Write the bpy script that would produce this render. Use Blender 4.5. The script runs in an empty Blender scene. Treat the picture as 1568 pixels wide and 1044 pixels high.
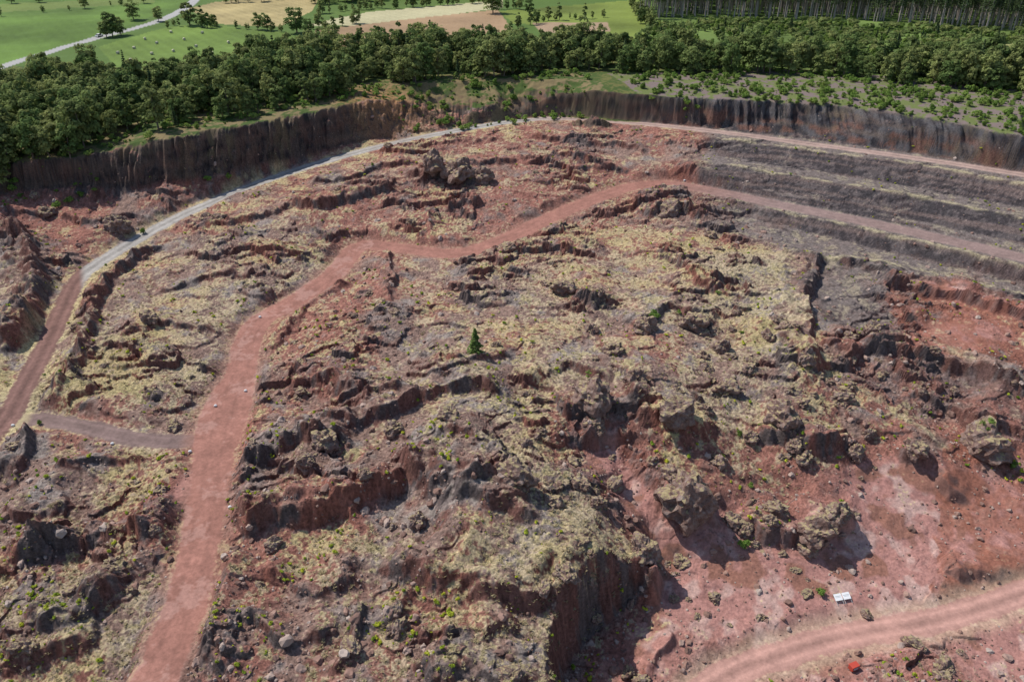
import bpy, math, random, time
import numpy as np
from mathutils import Vector, geometry, noise as mnoise
T0=time.time()
rng=np.random.default_rng(11); random.seed(11)
F32=np.float32
# ------------------------------------------------------------------ survey geometry
FPX=1219.0; CZ=95.0; PI_=math.radians(30.0); CP,SP=math.cos(PI_),math.sin(PI_)
def sv(u,v,z):
    a=(u-784)/FPX; b=-(v-522)/FPX
    dy=CP+b*SP; dz=-SP+b*CP
    t=(z-CZ)/dz
    return (a*t, dy*t)
def sv3(u,v,z):
    x,y=sv(u,v,z); return (x,y,z)
def sstep(a,b,x):
    t=np.clip((x-a)/(b-a),0,1); return t*t*(3-2*t)
# ------------------------------------------------------------------ noise
_ang=rng.random((256,256))*2*np.pi
GX=np.cos(_ang).astype(F32); GY=np.sin(_ang).astype(F32)
def gn(x,y,seed):
    x=x+seed*17.31; y=y+seed*9.77
    xi=np.floor(x).astype(np.int32); yi=np.floor(y).astype(np.int32)
    xf=(x-xi).astype(F32); yf=(y-yi).astype(F32)
    u=xf*xf*xf*(xf*(xf*6-15)+10); v=yf*yf*yf*(yf*(yf*6-15)+10)
    x0=xi&255; x1=(xi+1)&255; y0=yi&255; y1=(yi+1)&255
    a=GX[x0,y0]*xf+GY[x0,y0]*yf
    b=GX[x1,y0]*(xf-1)+GY[x1,y0]*yf
    c=GX[x0,y1]*xf+GY[x0,y1]*(yf-1)
    d=GX[x1,y1]*(xf-1)+GY[x1,y1]*(yf-1)
    return (a+(b-a)*u)+((c+(d-c)*u)-(a+(b-a)*u))*v
def fbm(x,y,sc,octs,seed,gain=.5,ridge=False):
    out=0; amp=1.0; c,s=.8,.6
    X=x/sc; Y=y/sc
    for i in range(octs):
        n=gn(X,Y,seed+i*3)
        if ridge: n=.5-np.abs(n)*1.6
        out=out+amp*n
        X,Y=(c*X-s*Y)*2.03,(s*X+c*Y)*2.03
        amp*=gain
    return out
# ------------------------------------------------------------------ lines
R1=[(-90,740,-1),(0,655,0),(38,590,.8),(75,520,1.5),(100,465,2.5),(118,430,3),(150,403,3.5),(230,355,5),(300,320,6.5),(420,272,9),(560,230,11.7),(700,200,13.7),(830,182,15),(950,187,15.7),(1100,202,15.5),(1250,222,15.5),(1400,242,15.5),(1568,268,15.5),(1750,298,15.5)]
R2=[(190,1150,-3),(235,1044,-2.5),(278,940,-2),(300,860,-1.5),(318,760,-.5),(335,660,0),(368,570,.5),(390,500,1.5),(450,462,2),(512,418,3),(550,378,3.5),(600,378,3.7),(690,388,3.8),(760,372,4.2),(850,330,5.5),(930,297,6.5),(985,283,7),(1050,285,7),(1200,315,6.5),(1350,345,6),(1568,395,6),(1750,437,6)]
R3=[(-60,665,0),(45,642,.2),(120,652,.3),(230,675,.2),(330,672,0)]
R4=[(1020,1110,-15),(1100,1040,-15),(1200,1000,-14.7),(1300,972,-14.5),(1450,945,-14.3),(1568,908,-14),(1750,850,-13.5)]
RIM=[(-330,300,19),(-150,272,20),(0,252,20),(120,240,21.5),(250,212,25),(400,188,25),(500,168,25),(560,152,25),(620,155,22),(660,165,19),(760,160,20.5),(850,152,21.5),(920,150,24),(1000,150,25),(1100,152,25.3),(1300,163,25.5),(1450,185,26),(1568,205,26.5),(1850,260,26.5)]
BASE=[(-330,345,12.5),(-150,312,13),(0,288,13.5),(120,284,13),(250,288,11.5),(400,262,10.7),(540,222,12.3),(600,207,13.4),(680,188,14.8),(780,177,15.8),(850,176,16.2),(930,176,18),(1000,181,18),(1100,195,16),(1300,220,15.8),(1450,240,15.8),(1568,258,15.9),(1850,305,16)]
CLT=[(845,1110,-6),(838,1040,-5),(845,975,-4),(870,912,-3),(945,853,-2.5),(1000,848,-4)]
CLB=[(880,1110,-14),(862,1044,-14),(875,1000,-14),(905,965,-13.5),(965,925,-13),(1015,872,-12)]
BEN=[[(1050,210,15.3),(1200,225,15.3),(1400,251,15.3),(1568,280,15.2),(1750,310,15.2)],[(1050,232,13),(1200,254,11.6),(1400,286,10.8),(1568,318,10.5),(1750,352,10.5)],
[(1050,243,12.8),(1200,267,11.4),(1400,301,10.6),(1568,334,10.3),(1750,370,10.3)],[(1080,268,10),(1200,295,7.8),(1400,338,6.7),(1568,375,6.4),(1750,412,6.4)],
[(1100,305,6.7),(1200,325,6.3),(1350,356,5.9),(1568,407,5.8),(1750,450,5.8)],[(1120,325,5),(1200,347,3.6),(1400,395,2.4),(1568,435,1.8),(1750,478,1.5)]]
CP_=[ # u,v,z,grass,red,dark
(0,420,5,.6,.3,.2),(30,380,7,.5,.3,.3),(0,520,3,.7,.2,.2),(0,600,1,.6,.3,.1),(-150,500,4,.6,.3,.1),(-150,640,0,.6,.3,.1),
(60,320,9,.2,.8,.1),(130,310,9,.2,.8,.2),(180,335,7.5,.3,.5,.3),(90,375,5,.3,.7,0),(240,312,9,.3,.6,.1),(0,330,9.5,.1,.7,.2),(-150,380,8,.3,.6,.2),
(345,292,9.5,.5,.4,0),(200,430,4,.5,.3,.1),(300,400,5,.55,.4,0),(400,350,7,.55,.4,0),(500,315,8.3,.5,.5,0),(600,270,10,.45,.5,0),(250,500,3,.6,.3,0),(180,560,2,.9,.1,0),
(330,470,3,.7,.3,0),(250,590,1.5,.8,.3,0),(120,600,1.5,.9,.1,0),(450,400,5,.6,.3,0),(560,330,7,.4,.7,0),(220,625,1,.6,.6,0),
(700,255,11,.3,.5,.3),(640,330,6.3,.5,.6,0),(760,320,7.5,.4,.8,0),(850,265,9.5,.45,.8,0),(900,225,12,.45,.7,0),(760,225,12.4,.45,.7,0),(640,235,12,.5,.5,0),(1000,250,10.5,.4,.4,.3),(1000,220,13,.3,.6,.2),
(1150,265,99,.1,.1,.8),(1150,235,99,.2,.2,.7),(1300,285,99,.05,.1,.95),(1300,255,99,.05,.2,.9),(1500,335,99,.05,.1,.95),(1500,300,99,.05,.1,.95),
(1150,330,99,.2,.2,.6),(1250,370,3.3,.3,.1,.75),(1400,405,2.3,.3,.1,.8),(1560,448,1.7,.3,.1,.7),(950,340,5.3,.55,.7,0),(1050,370,4.8,.6,.5,0),(1150,400,4.2,.9,.1,.1),(1200,470,3.5,.9,.1,0),(1220,540,2.5,.8,.2,0),
(870,400,5,.65,.5,0),(760,440,4.5,.55,.3,0),(650,450,4,.45,.4,.1),(550,450,4,.3,.6,.1),(480,520,3,.4,.5,.1),(600,520,4,.4,.5,.1),(700,520,5,.55,.3,0),(800,520,5,.55,.3,0),(900,470,5,.65,.4,0),(1000,450,4.7,.65,.3,0),(1100,480,4,.75,.2,0),(1000,520,4,.5,.6,0),(1120,560,2.5,.65,.4,0),
(450,600,2,.35,.3,.1),(550,640,3,.35,.3,.1),(430,680,1.2,.3,.1,.1),(650,600,5,.45,.1,.1),(760,600,5,.65,.1,0),(850,580,4.7,.75,.2,0),(700,680,4,.55,.1,0),(600,740,2,.2,.1,.1),(500,760,1,.4,.3,.1),(420,780,0,.4,.4,0),(800,680,3.5,.85,.2,0),(700,760,4,.2,.1,.1),(820,770,3,.6,.4,0),
(900,790,1.5,1.,.1,0),(640,830,-.5,.35,.2,.1),(500,860,-1.5,.65,.5,0),(400,900,-2,.4,.6,0),(600,920,-2.5,.55,.5,0),(720,860,0,.75,.2,0),(850,860,0,1.,.1,0),(930,830,-.5,1.,.1,0),(850,900,-2.4,.8,.2,.1),(750,960,-2.8,.65,.4,0),(700,1050,-4,.55,.5,0),(500,1000,-3,.5,.6,0),(400,1050,-3.5,.35,.7,.1),(350,950,-2,.45,.6,0),(810,1020,-4.5,.6,.3,0),
(920,1030,-14,.0,.9,0),(1000,980,-13.6,0,.9,0),(1010,920,-12.6,0,1,0),(1020,840,-10,0,1,0),(1080,870,-11.3,0,1,0),(975,770,-6,0,1,0),(935,700,-2,0,1,0),(905,640,2,.3,.8,0),
(1100,790,-7.5,.1,1,0),(1000,650,2,.8,.2,0),(1060,700,-1,.7,.4,0),(1150,720,-3.5,.6,.6,0),(1200,650,-1,.6,.5,0),(1100,620,1,.8,.2,0),(1250,720,-5.5,.3,.9,0),(1290,650,-3,.7,.5,0),(1350,740,-8,.0,1,0),
(1180,800,-9,0.3,.9,0),(1250,870,-12,0,1,0),(1400,820,-11.5,0,1,0),(1500,770,-10.5,0,1,.25),(1560,700,-8.5,.05,.8,.3),(1440,670,-5.5,.1,.6,.2),(1500,610,-3.2,.1,.4,.5),(1568,580,-2,.2,.4,.3),(1350,580,-1.6,.2,.3,.55),(1400,630,-4,.5,.4,.4),(1300,490,.6,.1,.2,.75),(1270,460,1.5,.1,.1,.8),(1380,465,1.2,.1,.4,.6),(1460,510,.8,.0,1,.1),(1560,510,.7,.1,.9,.1),(1450,450,1.6,.1,1,.1),(1320,550,-.3,.2,.6,.2),(1500,870,-13,0,1,0),(1568,840,-12.5,0,1,0),
(1750,520,0,.1,.6,.3),(1750,700,-8,.1,.8,.2),(1130,930,-13,0,1,0),(1300,920,-13.5,.0,1,0),(1400,1030,-15,.2,.9,0),(1568,1000,-15,.1,1,0),(1250,1044,-15,.15,.9,0),(1060,1010,-14.2,.1,.8,0),(1750,1000,-15,.1,.9,0),
(278,745,-.4,0,1,0),(150,650,.5,.3,.4,.3),(60,700,0,.2,.2,.4),(150,740,-.5,.6,.3,.1),(225,735,-.5,.8,.3,0),(0,780,-1.5,.3,.3,.3),(100,840,-2.6,.4,.4,.1),(220,860,-2,.6,.5,0),(0,900,-4,.6,.3,.1),(120,960,-4.5,.7,.3,.1),(200,1000,-4,.7,.2,0),(0,1044,-7,.6,.2,.1),(-150,900,-5,.5,.3,.2),(-150,760,-1,.5,.3,.2),(150,1120,-6,.5,.3,.1),(-250,1150,-9,.5,.3,.1),(500,1150,-5,.5,.4,.1),(770,1150,-6,.5,.4,.1),(1200,1150,-15.5,.2,.8,0),(1600,1150,-16,.2,.8,0)]
PLT=[(-330,235,21),(0,205,22),(120,200,23),(250,178,25),(400,160,25.5),(560,130,25.5),(640,128,25.5),(760,122,26),(900,125,26.5),(1100,128,27),(1300,138,27),(1568,170,27.5),(1850,210,27.5)]
pts=[];edges=[]
def addline(L,con=True):
    s=len(pts)
    for i,p in enumerate(L): pts.append(sv3(*p))
    if con:
        for i in range(len(L)-1): edges.append((s+i,s+i+1))
addline(R1);addline(R2);addline(R3,False);addline(R4);addline(RIM);addline(BASE);addline(CLT);addline(CLB);addline(PLT,False)
for L in BEN: addline(L)
for p in CP_:
    if p[2]<90: pts.append(sv3(*p[:3]))
for x in range(-700,701,70): pts.append((x,620,25.0)); pts.append((x,500,26.0))
for x in (-700,-560,-430): 
    for y,z in ((20,-8),(100,-3),(180,10),(260,22),(380,24)): pts.append((x,y,z))
for x in (400,560,700):
    for y,z in ((20,-15),(100,-10),(160,5),(230,22),(320,27)): pts.append((x,y,z))
for x in range(-350,60,60): pts.append((x,15,-9.0))
for x in range(60,380,60): pts.append((x,15,-16.0))
res=geometry.delaunay_2d_cdt([Vector((p[0],p[1])) for p in pts],edges,[],0,1e-4)
V,_,TR,OV=res[0],res[1],res[2],res[3]
PA=np.array(pts)
vz=[]
for i,v in enumerate(V):
    if OV[i]: vz.append(pts[OV[i][0]][2])
    else:
        d=(PA[:,0]-v.x)**2+(PA[:,1]-v.y)**2; j=np.argsort(d)[:3]; w=1/(d[j]+1); vz.append(float((w*PA[j,2]).sum()/w.sum()))
GS=.7; GX0,GY0=-700.,15.; NX,NY=2001,865
Z0=np.full((NY,NX),25.0)
for t in TR:
    a,b,c=[(V[k].x,V[k].y,vz[k]) for k in t[:3]]
    det=(b[1]-c[1])*(a[0]-c[0])+(c[0]-b[0])*(a[1]-c[1])
    if abs(det)<1e-6: continue
    x0=max(0,int((min(a[0],b[0],c[0])-GX0)/GS)); x1=min(NX-1,int((max(a[0],b[0],c[0])-GX0)/GS)+1)
    y0=max(0,int((min(a[1],b[1],c[1])-GY0)/GS)); y1=min(NY-1,int((max(a[1],b[1],c[1])-GY0)/GS)+1)
    if x1<x0 or y1<y0: continue
    X,Y=np.meshgrid(GX0+GS*np.arange(x0,x1+1),GY0+GS*np.arange(y0,y1+1))
    l1=((b[1]-c[1])*(X-c[0])+(c[0]-b[0])*(Y-c[1]))/det
    l2=((c[1]-a[1])*(X-c[0])+(a[0]-c[0])*(Y-c[1]))/det
    l3=1-l1-l2; m=(l1>=-1e-5)&(l2>=-1e-5)&(l3>=-1e-5)
    Zs=Z0[y0:y1+1,x0:x1+1]; Zs[m]=(l1*a[2]+l2*b[2]+l3*c[2])[m]
for _ in range(1):
    P=np.pad(Z0,1,mode='edge'); Z0=(P[:-2,1:-1]+P[2:,1:-1]+2*P[1:-1,1:-1]+P[1:-1,:-2]+P[1:-1,2:])/6
Z0=Z0.astype(F32)
def bil(G,x,y,gs=GS,gx=GX0,gy=GY0):
    ny,nx=G.shape[:2]
    fx=np.clip((x-gx)/gs,0,nx-1.001); fy=np.clip((y-gy)/gs,0,ny-1.001)
    xi=fx.astype(np.int32); yi=fy.astype(np.int32); fx=(fx-xi).astype(F32); fy=(fy-yi).astype(F32)
    return (G[yi,xi]*(1-fx)+G[yi,xi+1]*fx)*(1-fy)+(G[yi+1,xi]*(1-fx)+G[yi+1,xi+1]*fx)*fy
# ground-cover survey, inverse distance
ca=np.array([sv(p[0],p[1],p[2] if p[2]<90 else 9)+tuple(p[3:]) for p in CP_])
AX,AY=np.meshgrid(-400+5*np.arange(161),15+5*np.arange(81))
wsum=0; AT=[0,0,0]
for r in ca:
    w=1/((AX-r[0])**2+(AY-r[1])**2+12)**2; wsum=wsum+w
    for k in range(3): AT[k]=AT[k]+w*r[2+k]
AT=[(a/wsum).astype(F32) for a in AT]
def att(k,x,y): return bil(AT[k],x,y,5.,-400.,15.)
def tinz(u,v):
    a=(u-784)/FPX; b=-(v-522)/FPX; d=np.array([a,CP+b*SP,-SP+b*CP])
    t=np.arange(60,900,.8); X=a*t; Y=d[1]*t; Z=CZ+d[2]*t
    h=bil(Z0,X,Y); k=np.nonzero(Z<=h)[0]
    k=k[0] if len(k) else len(t)-1
    return X[k],Y[k],h[k]
def crv(L,n=4):
    P=[np.array(p) for p in L]; out=[]
    P=[2*P[0]-P[1]]+P+[2*P[-1]-P[-2]]
    for i in range(1,len(P)-2):
        for j in range(n):
            t=j/n; a,b,c,d=P[i-1:i+3]
            out.append(.5*((2*b)+(c-a)*t+(2*a-5*b+4*c-d)*t*t+(3*b-a-3*c+d)*t**3))
    out.append(P[-2]); return np.array(out)
def polyd(x,y,P,R):
    n=x.size; d=np.full(n,1e4,F32); s=np.zeros(n,F32); z=np.zeros(n,F32); t=np.zeros(n,F32)
    bi=np.nonzero((x>P[:,0].min()-R)&(x<P[:,0].max()+R)&(y>P[:,1].min()-R)&(y<P[:,1].max()+R))[0]
    if len(bi)==0: return d,s,z,t
    bx=x[bi]; by=y[bi]; m=len(P)-1
    for i in range(m):
        a=P[i];b=P[i+1]
        k=np.nonzero((bx>min(a[0],b[0])-R)&(bx<max(a[0],b[0])+R)&(by>min(a[1],b[1])-R)&(by<max(a[1],b[1])+R))[0]
        if len(k)==0: continue
        X=bx[k];Y=by[k];dx,dy=b[0]-a[0],b[1]-a[1];L2=dx*dx+dy*dy+1e-9
        tt=np.clip(((X-a[0])*dx+(Y-a[1])*dy)/L2,0,1)
        ex=X-(a[0]+tt*dx); ey=Y-(a[1]+tt*dy); dd=np.sqrt(ex*ex+ey*ey)
        g=bi[k]; q=dd<d[g]; g=g[q]
        d[g]=dd[q]; s[g]=np.where((dx*ey-dy*ex)[q]<0,dd[q],-dd[q]); z[g]=a[2]+(b[2]-a[2])*tt[q]; t[g]=(i+tt[q])/m
    return d,s,z,t
RD=[]
for L,w in ((R1,5.2),(R2,6.8),(R3,4.6),(R4,5.0)):
    RD.append((crv([sv3(*p) for p in L]),w))
JX,JY=sv(345,640,0)
LED_=[ # line, height, front width, back width
([(450,312),(480,322),(550,308),(620,296)],3.4,1.1,6),([(470,285),(560,266),(640,252)],2,1,5),
([(635,285),(665,272),(700,278),(750,282)],5,1.5,7),([(690,322),(740,314)],2.5,1,4),([(985,335),(1030,322),(1085,345)],3,1.4,7),
([(0,545),(38,510),(64,445),(45,388),(0,350)],5.5,2.,6),([(85,632),(122,565),(146,480),(172,428),(212,398),(270,372)],3.8,1.1,2.2),
([(355,712),(420,702),(470,690),(540,690)],4.2,1.1,6),([(365,822),(420,800),(500,790),(570,765),(630,710)],5,1.2,7),([(430,600),(500,590),(560,612),(640,600)],3,1,5),
([(440,655),(520,662),(590,640),(650,605),(720,590),(780,600)],3.6,1.1,6),([(600,690),(650,735),(720,760),(800,752)],5,1.4,10),([(690,772),(760,790),(830,800)],2,1,4),
([(560,862),(660,880),(760,915),(850,915),(900,890),(950,860)],3.6,1.4,8),([(0,872),(70,850),(130,835),(190,822),(262,830)],4.6,1.2,5),
([(40,985),(120,955),(215,890)],3,1.1,5),([(0,1035),(90,1000),(150,985)],2.4,1.1,5),([(90,720),(170,708),(240,700)],1.8,1,3),([(0,735),(40,705),(50,670)],3.4,1.3,4),
([(378,850),(345,925),(300,1044)],2.6,1.2,4),([(0,770),(60,790),(120,770)],2,1,4),
([(1262,575),(1240,550),(1232,470),(1245,412),(1262,396)],3.2,1.1,8),([(1290,565),(1312,545),(1400,550),(1480,575),(1600,618)],3.8,1.0,6),([(1340,440),(1450,458),(1600,498)],3.2,.9,7),([(1262,400),(1400,428),(1600,474)],1.8,.8,4),([(1380,600),(1480,640),(1600,670)],2.2,.9,5),
([(800,210),(900,222),(1000,232)],2,1,5),([(620,232),(700,222),(780,214)],1.6,1,4),([(300,352),(400,335),(470,305)],1.7,.9,5),([(840,285),(900,262),(980,255)],1.5,1,4),([(700,262),(780,250),(860,248),(960,262)],1.8,.9,5),
([(230,450),(300,432),(370,420)],1.6,.8,5),([(180,520),(260,500),(340,510)],1.6,.8,5),([(410,545),(470,470),(540,430)],1.8,1,4),([(590,470),(600,420),(590,380)],2.2,1,3),
([(640,540),(700,560),(790,545)],1.8,1,5),([(800,590),(870,560),(940,590)],2,1,5),([(960,500),(1030,480),(1100,500)],2.2,1,5),([(1040,395),(1070,440),(1110,440)],2,1,5),([(850,440),(880,455),(920,470)],2,1,5),
([(850,640),(895,650),(905,690)],4.5,1.5,6),([(960,600),(985,640),(1050,665),(1100,655)],3,1.1,5),([(1010,780),(1060,800),(1095,790)],2.5,1.2,5),([(1120,790),(1200,835),(1260,820),(1300,780)],3.6,1.0,6),([(1160,660),(1220,690),(1290,700),(1320,680)],3,1.,5),
([(1370,690),(1440,720),(1440,760)],2.5,1.2,4),([(1440,870),(1500,890),(1600,880)],2,1,5),([(985,1044),(1010,1000),(1045,975)],1.6,1,2),
([(400,880),(480,900),(560,880)],1.8,1,5),([(380,950),(440,985),(520,960)],1.8,1,5),([(640,960),(720,985),(800,960)],2.2,1,5),([(650,1040),(740,1044),(820,1030)],2,1,5),
([(95,330),(140,345),(220,335)],2,1,4),([(0,320),(50,330),(90,325)],1.5,1,4)]
DYK_=[([(505,1044),(540,1000),(548,960),(560,925)],1.6,.8),([(590,968),(612,930),(636,905)],1.6,.8),([(655,330),(660,360),(668,372)],.6,.6)]
LED=[]
for L,h,wf,wb in LED_: LED.append((crv([tinz(*p) for p in L],3),h,wf,wb))
DYK=[(crv([tinz(*p) for p in L],3),h,w) for L,h,w in DYK_]
rimw=np.array(sorted([sv(*p) for p in RIM])); 
def rimy(x): return np.interp(x,rimw[:,0],rimw[:,1])
print('survey',time.time()-T0)
def terrain(x,y,full=False):
    x=x.astype(F32);y=y.astype(F32)
    n14=fbm(x,y,16,2,5); m14=fbm(x,y,13,2,15); n3=fbm(x,y,4.2,2,25); m3=fbm(x,y,3.6,2,35)
    g,r,d=att(0,x,y),att(1,x,y),att(2,x,y)
    calm=1-.82*sstep(.5,.85,d)
    ry=rimy(x); wall=np.exp(-((ry-y-3)/8)**2)
    fluting=fbm(x,y*.15,3.4,3,305,.6)
    wx=(2.2*n14+.9*n3)*calm; wy=(2.2*m14+1.0*m3)*calm+wall*(2.6*fluting+3.5*n14)
    z=bil(Z0,x+wx,y+wy)
    # slumped, half-buried parts of the old wall
    slump=wall*sstep(-.1,.3,fbm(x,y*.3,19,2,335)+.12*sstep(60,0,x))*(.45+.55*sstep(70,20,x))
    z=z*(1-slump)+slump*(bil(Z0,x+wx,y+wy*1.3+4.5)+bil(Z0,x+wx,y+wy*1.3-3.)+bil(Z0,x+wx,y+wy*1.3+1.))/3
    inp=sstep(-2.,3.,ry-y+wall*1.5*n3)
    scree=sstep(.6,.95,r-g*.7+.15*n14)
    amp=inp*(1-.8*scree)*(1-.75*sstep(.45,.8,d))
    X=x+2.0*m14+1.3*n3; Y=y+2.2*n14+1.5*m3
    for P,h,wf,wb in LED:
        dd,s,_,t=polyd(X,Y,P,22)
        tp=sstep(0,.14,t)*sstep(1,.86,t)
        hh=h*tp*np.where(s>0,np.exp(-(np.abs(s)/wf)**2),np.exp(-(np.abs(s)/wb)**1.4))
        z=z+hh*(.8+.55*n3)*np.maximum(inp,.0)
    for P,h,w in DYK:
        dd,s,_,t=polyd(x+.6*m3,y+.6*n3,P,6)
        z=z+h*np.exp(-(dd/w)**2)*sstep(0,.1,t)*sstep(1,.9,t)
    o1=fbm(x*.7+m3*2,y*1.15,12,3,45); o2=fbm(x*.75,y*1.1,5.2,3,55,.55)
    rg=fbm(X*.8,Y,9,3,65,.5,True); kn=fbm(X,Y,17,2,325)
    oc=sstep(-.05,.25,fbm(x,y,30,2,315))        # where bedrock breaks the surface
    near=sstep(190,110,y)
    z=z+amp*((.35+1.2*oc)*sstep(.1,.18,o1)+(.05+.65*oc)*sstep(.13,.22,o2)+.55*o1+.4*(rg-.35)+(1.3+1.5*near)*kn)
    zm=z+0
    f1=fbm(x,y,1.9,2,75,.6); f2=fbm(x,y,.75,2,85,.7)
    fa=(inp*.10+amp*(.42+.45*oc))
    z=z+fa*(.30*f1+.26*f2)
    info=[]
    for i,(P,w) in enumerate(RD):
        dd,s,zr,t=polyd(x,y,P,18)
        wv=w/2+.6*n3+.2*f1
        if i==1: wv=wv+2.2*np.exp(-(((x-JX)**2+(y-JY)**2)/120.))
        m=sstep(wv+3.2,wv-.2,dd); z=z*(1-m)+(zr+.04*f1)*m; zm=zm*(1-m)+zr*m
        info.append((dd,s,t,wv)); 
    z=z+(1-inp)*(.5*n14)
    far=sstep(620,1700,y)
    z=z+far*(fbm(x,y,420,2,95)*40+10)
    if not full: return z
    return z,zm,inp,g,r,d,scree,amp,dict(n14=n14,m14=m14,n3=n3,m3=m3,o1=o1,o2=o2,rg=rg,f1=f1,f2=f2,info=info,oc=oc,flu=fluting,slump=slump)
def place(u,v,z=5.0):
    x,y,z=tinz(u,v)
    for _ in range(6):
        zz=float(terrain(np.array([x]),np.array([y]))[0]); z=.5*z+.5*zz; x,y=sv(u,v,z)
    return x,y,float(terrain(np.array([x]),np.array([y]))[0])
# ------------------------------------------------------------------ terrain sheet
vv=np.concatenate([np.arange(1260,310,-.95),np.arange(310,140,-.7),np.arange(140,-110,-1.6)])
ang=PI_+np.arctan((vv-522)/FPX)
yr=np.where(vv>250,89,89-15*sstep(250,120,vv))/np.tan(ang)
yr=np.sort(yr); yr=np.concatenate([yr,np.array([2300,2600,3000,3600,4500,6000,9000.])])
NR=len(yr); NC=1480
s=np.linspace(-.84,.84,NC); D=yr*CP+90*SP
X=(s[None,:]*D[:,None]); Y=np.repeat(yr[:,None],NC,1)
xf=X.ravel(); yf=Y.ravel()
z,zm,inp,g,r,d,scree,amp,N=terrain(xf,yf,True)
print('terrain',NR,NC,time.time()-T0)
Zm=zm.reshape(NR,NC)
def grad(Z):
    zc=np.gradient(Z,axis=1); zr_=np.gradient(Z,axis=0); Xc=np.gradient(X,axis=1); Xr=np.gradient(X,axis=0); Yr=np.gradient(Y,axis=0)
    zx=zc/Xc; zy=(zr_-zx*Xr)/Yr; return zx,zy
zx,zy=grad(Zm); slope=np.sqrt(zx**2+zy**2).ravel().astype(F32)
def C(*a): return np.array(a,F32)
def mix(a,b,m): return a+(b-a)*m[:,None]
n=z.size; x=xf.astype(F32); y=yf.astype(F32)
p1=fbm(x,y,22,3,105); p2=fbm(x,y,6.5,3,115,.6); p3=fbm(x,y,1.7,3,125,.7); p4=fbm(x,y,9,3,135,.6)
f1=N['f1']; f2=N['f2']
def polyz(P,z0):
    W=[sv(u,v,z0) for u,v in P]; c=np.zeros(n,bool)
    k=np.nonzero((y>min(w[1] for w in W))&(y<max(w[1] for w in W)))[0]; X_,Y_=x[k]+2*N['n14'][k]+1.5*N['n3'][k],y[k]+2*N['m14'][k]; cc=np.zeros(len(k),bool)
    for i in range(len(W)):
        a,b=W[i],W[i-1]
        if a[1]==b[1]: continue
        cc^=((a[1]>Y_)!=(b[1]>Y_))&(X_<(b[0]-a[0])*(Y_-a[1])/(b[1]-a[1])+a[0])
    c[k]=cc; return c.astype(F32)
col=np.tile(C(.245,.16,.13),(n,1))
col=mix(col,C(.30,.25,.22),sstep(-.05,.3,p4-.25*r))
col=mix(col,C(.285,.13,.10),sstep(.2,.55,r+.7*p1+.5*p2))
col=mix(col,C(.18,.13,.12),sstep(.05,.3,p4*.6+p3*.5+.2*N['oc']-.1)*.65)
col=mix(col,C(.335,.17,.145),scree)
col=mix(col,C(.42,.27,.235),scree*sstep(.0,.3,p2))
col=mix(col,C(.24,.115,.085),scree*sstep(.1,.3,p4+.5*d))
for P,z0 in (([(1335,432),(1600,478),(1700,570),(1400,528)],1),([(1440,690),(1700,690),(1700,890),(1430,885)],-10)):
    col=mix(col,C(.245,.098,.066),polyz(P,z0)*sstep(-.45,.1,p2)*.8)
dk=sstep(.3,.7,d+.25*p2)*(1-.85*polyz([(1335,436),(1700,500),(1700,570),(1400,528)],1))
dflat=mix(np.tile(C(.165,.135,.125),(n,1)),C(.30,.26,.18),sstep(.1,.3,p2+.5*p3)*.5)
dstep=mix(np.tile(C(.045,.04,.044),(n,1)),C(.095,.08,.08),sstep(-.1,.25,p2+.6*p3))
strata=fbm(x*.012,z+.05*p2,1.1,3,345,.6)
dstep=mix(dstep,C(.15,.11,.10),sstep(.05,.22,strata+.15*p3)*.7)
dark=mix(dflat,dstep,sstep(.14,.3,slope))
col=mix(col,dark,dk*.95)
STR=[crv([np.array(sv3(*p)) for p in BEN[k_]]) for k_ in (0,2,4)]+[crv([np.array(tinz(*p)) for p in L]) for L in ([(1225,520),(1245,548),(1310,598),(1380,648),(1440,690)],[(1240,398),(1330,402),(1450,424),(1600,462)],[(1400,522),(1568,600)],[(820,230),(900,240),(990,246)],[(600,250),(700,238),(800,236)])]
for k_,L in enumerate(STR):
    dd,sg,_,t=polyd(x,y,L,12)
    e=np.exp(-((sg+.2+1.0*N['n3'])/((.7 if k_<3 else 1.2)+.5*p1))**2)*(dd<8)*sstep(-.3,.15,p2+p3*.4+.1); col=mix(col,C(.42,.36,.22),np.clip(e,0,1)*.7)
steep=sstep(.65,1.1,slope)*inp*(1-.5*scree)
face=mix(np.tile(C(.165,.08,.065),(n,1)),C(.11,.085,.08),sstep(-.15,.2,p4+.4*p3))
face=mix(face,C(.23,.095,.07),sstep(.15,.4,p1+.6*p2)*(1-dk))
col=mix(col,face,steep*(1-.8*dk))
gm=sstep(.42,.74,g*.95+.6*p2+.55*p3+.3*p1+.4*f2-.5*np.minimum(slope,1.6)+.095)*inp*(1-.8*dk)
gc=mix(np.tile(C(.45,.37,.24),(n,1)),C(.465,.38,.195),sstep(-.1,.3,p1+.3*p3))
gc=mix(gc,C(.31,.24,.165),sstep(.05,.45,p3))
gc=mix(gc,C(.32,.29,.10),sstep(.2,.42,p4*.8+.5*p3)*.4)
col=mix(col,gc,gm*.86)
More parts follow.
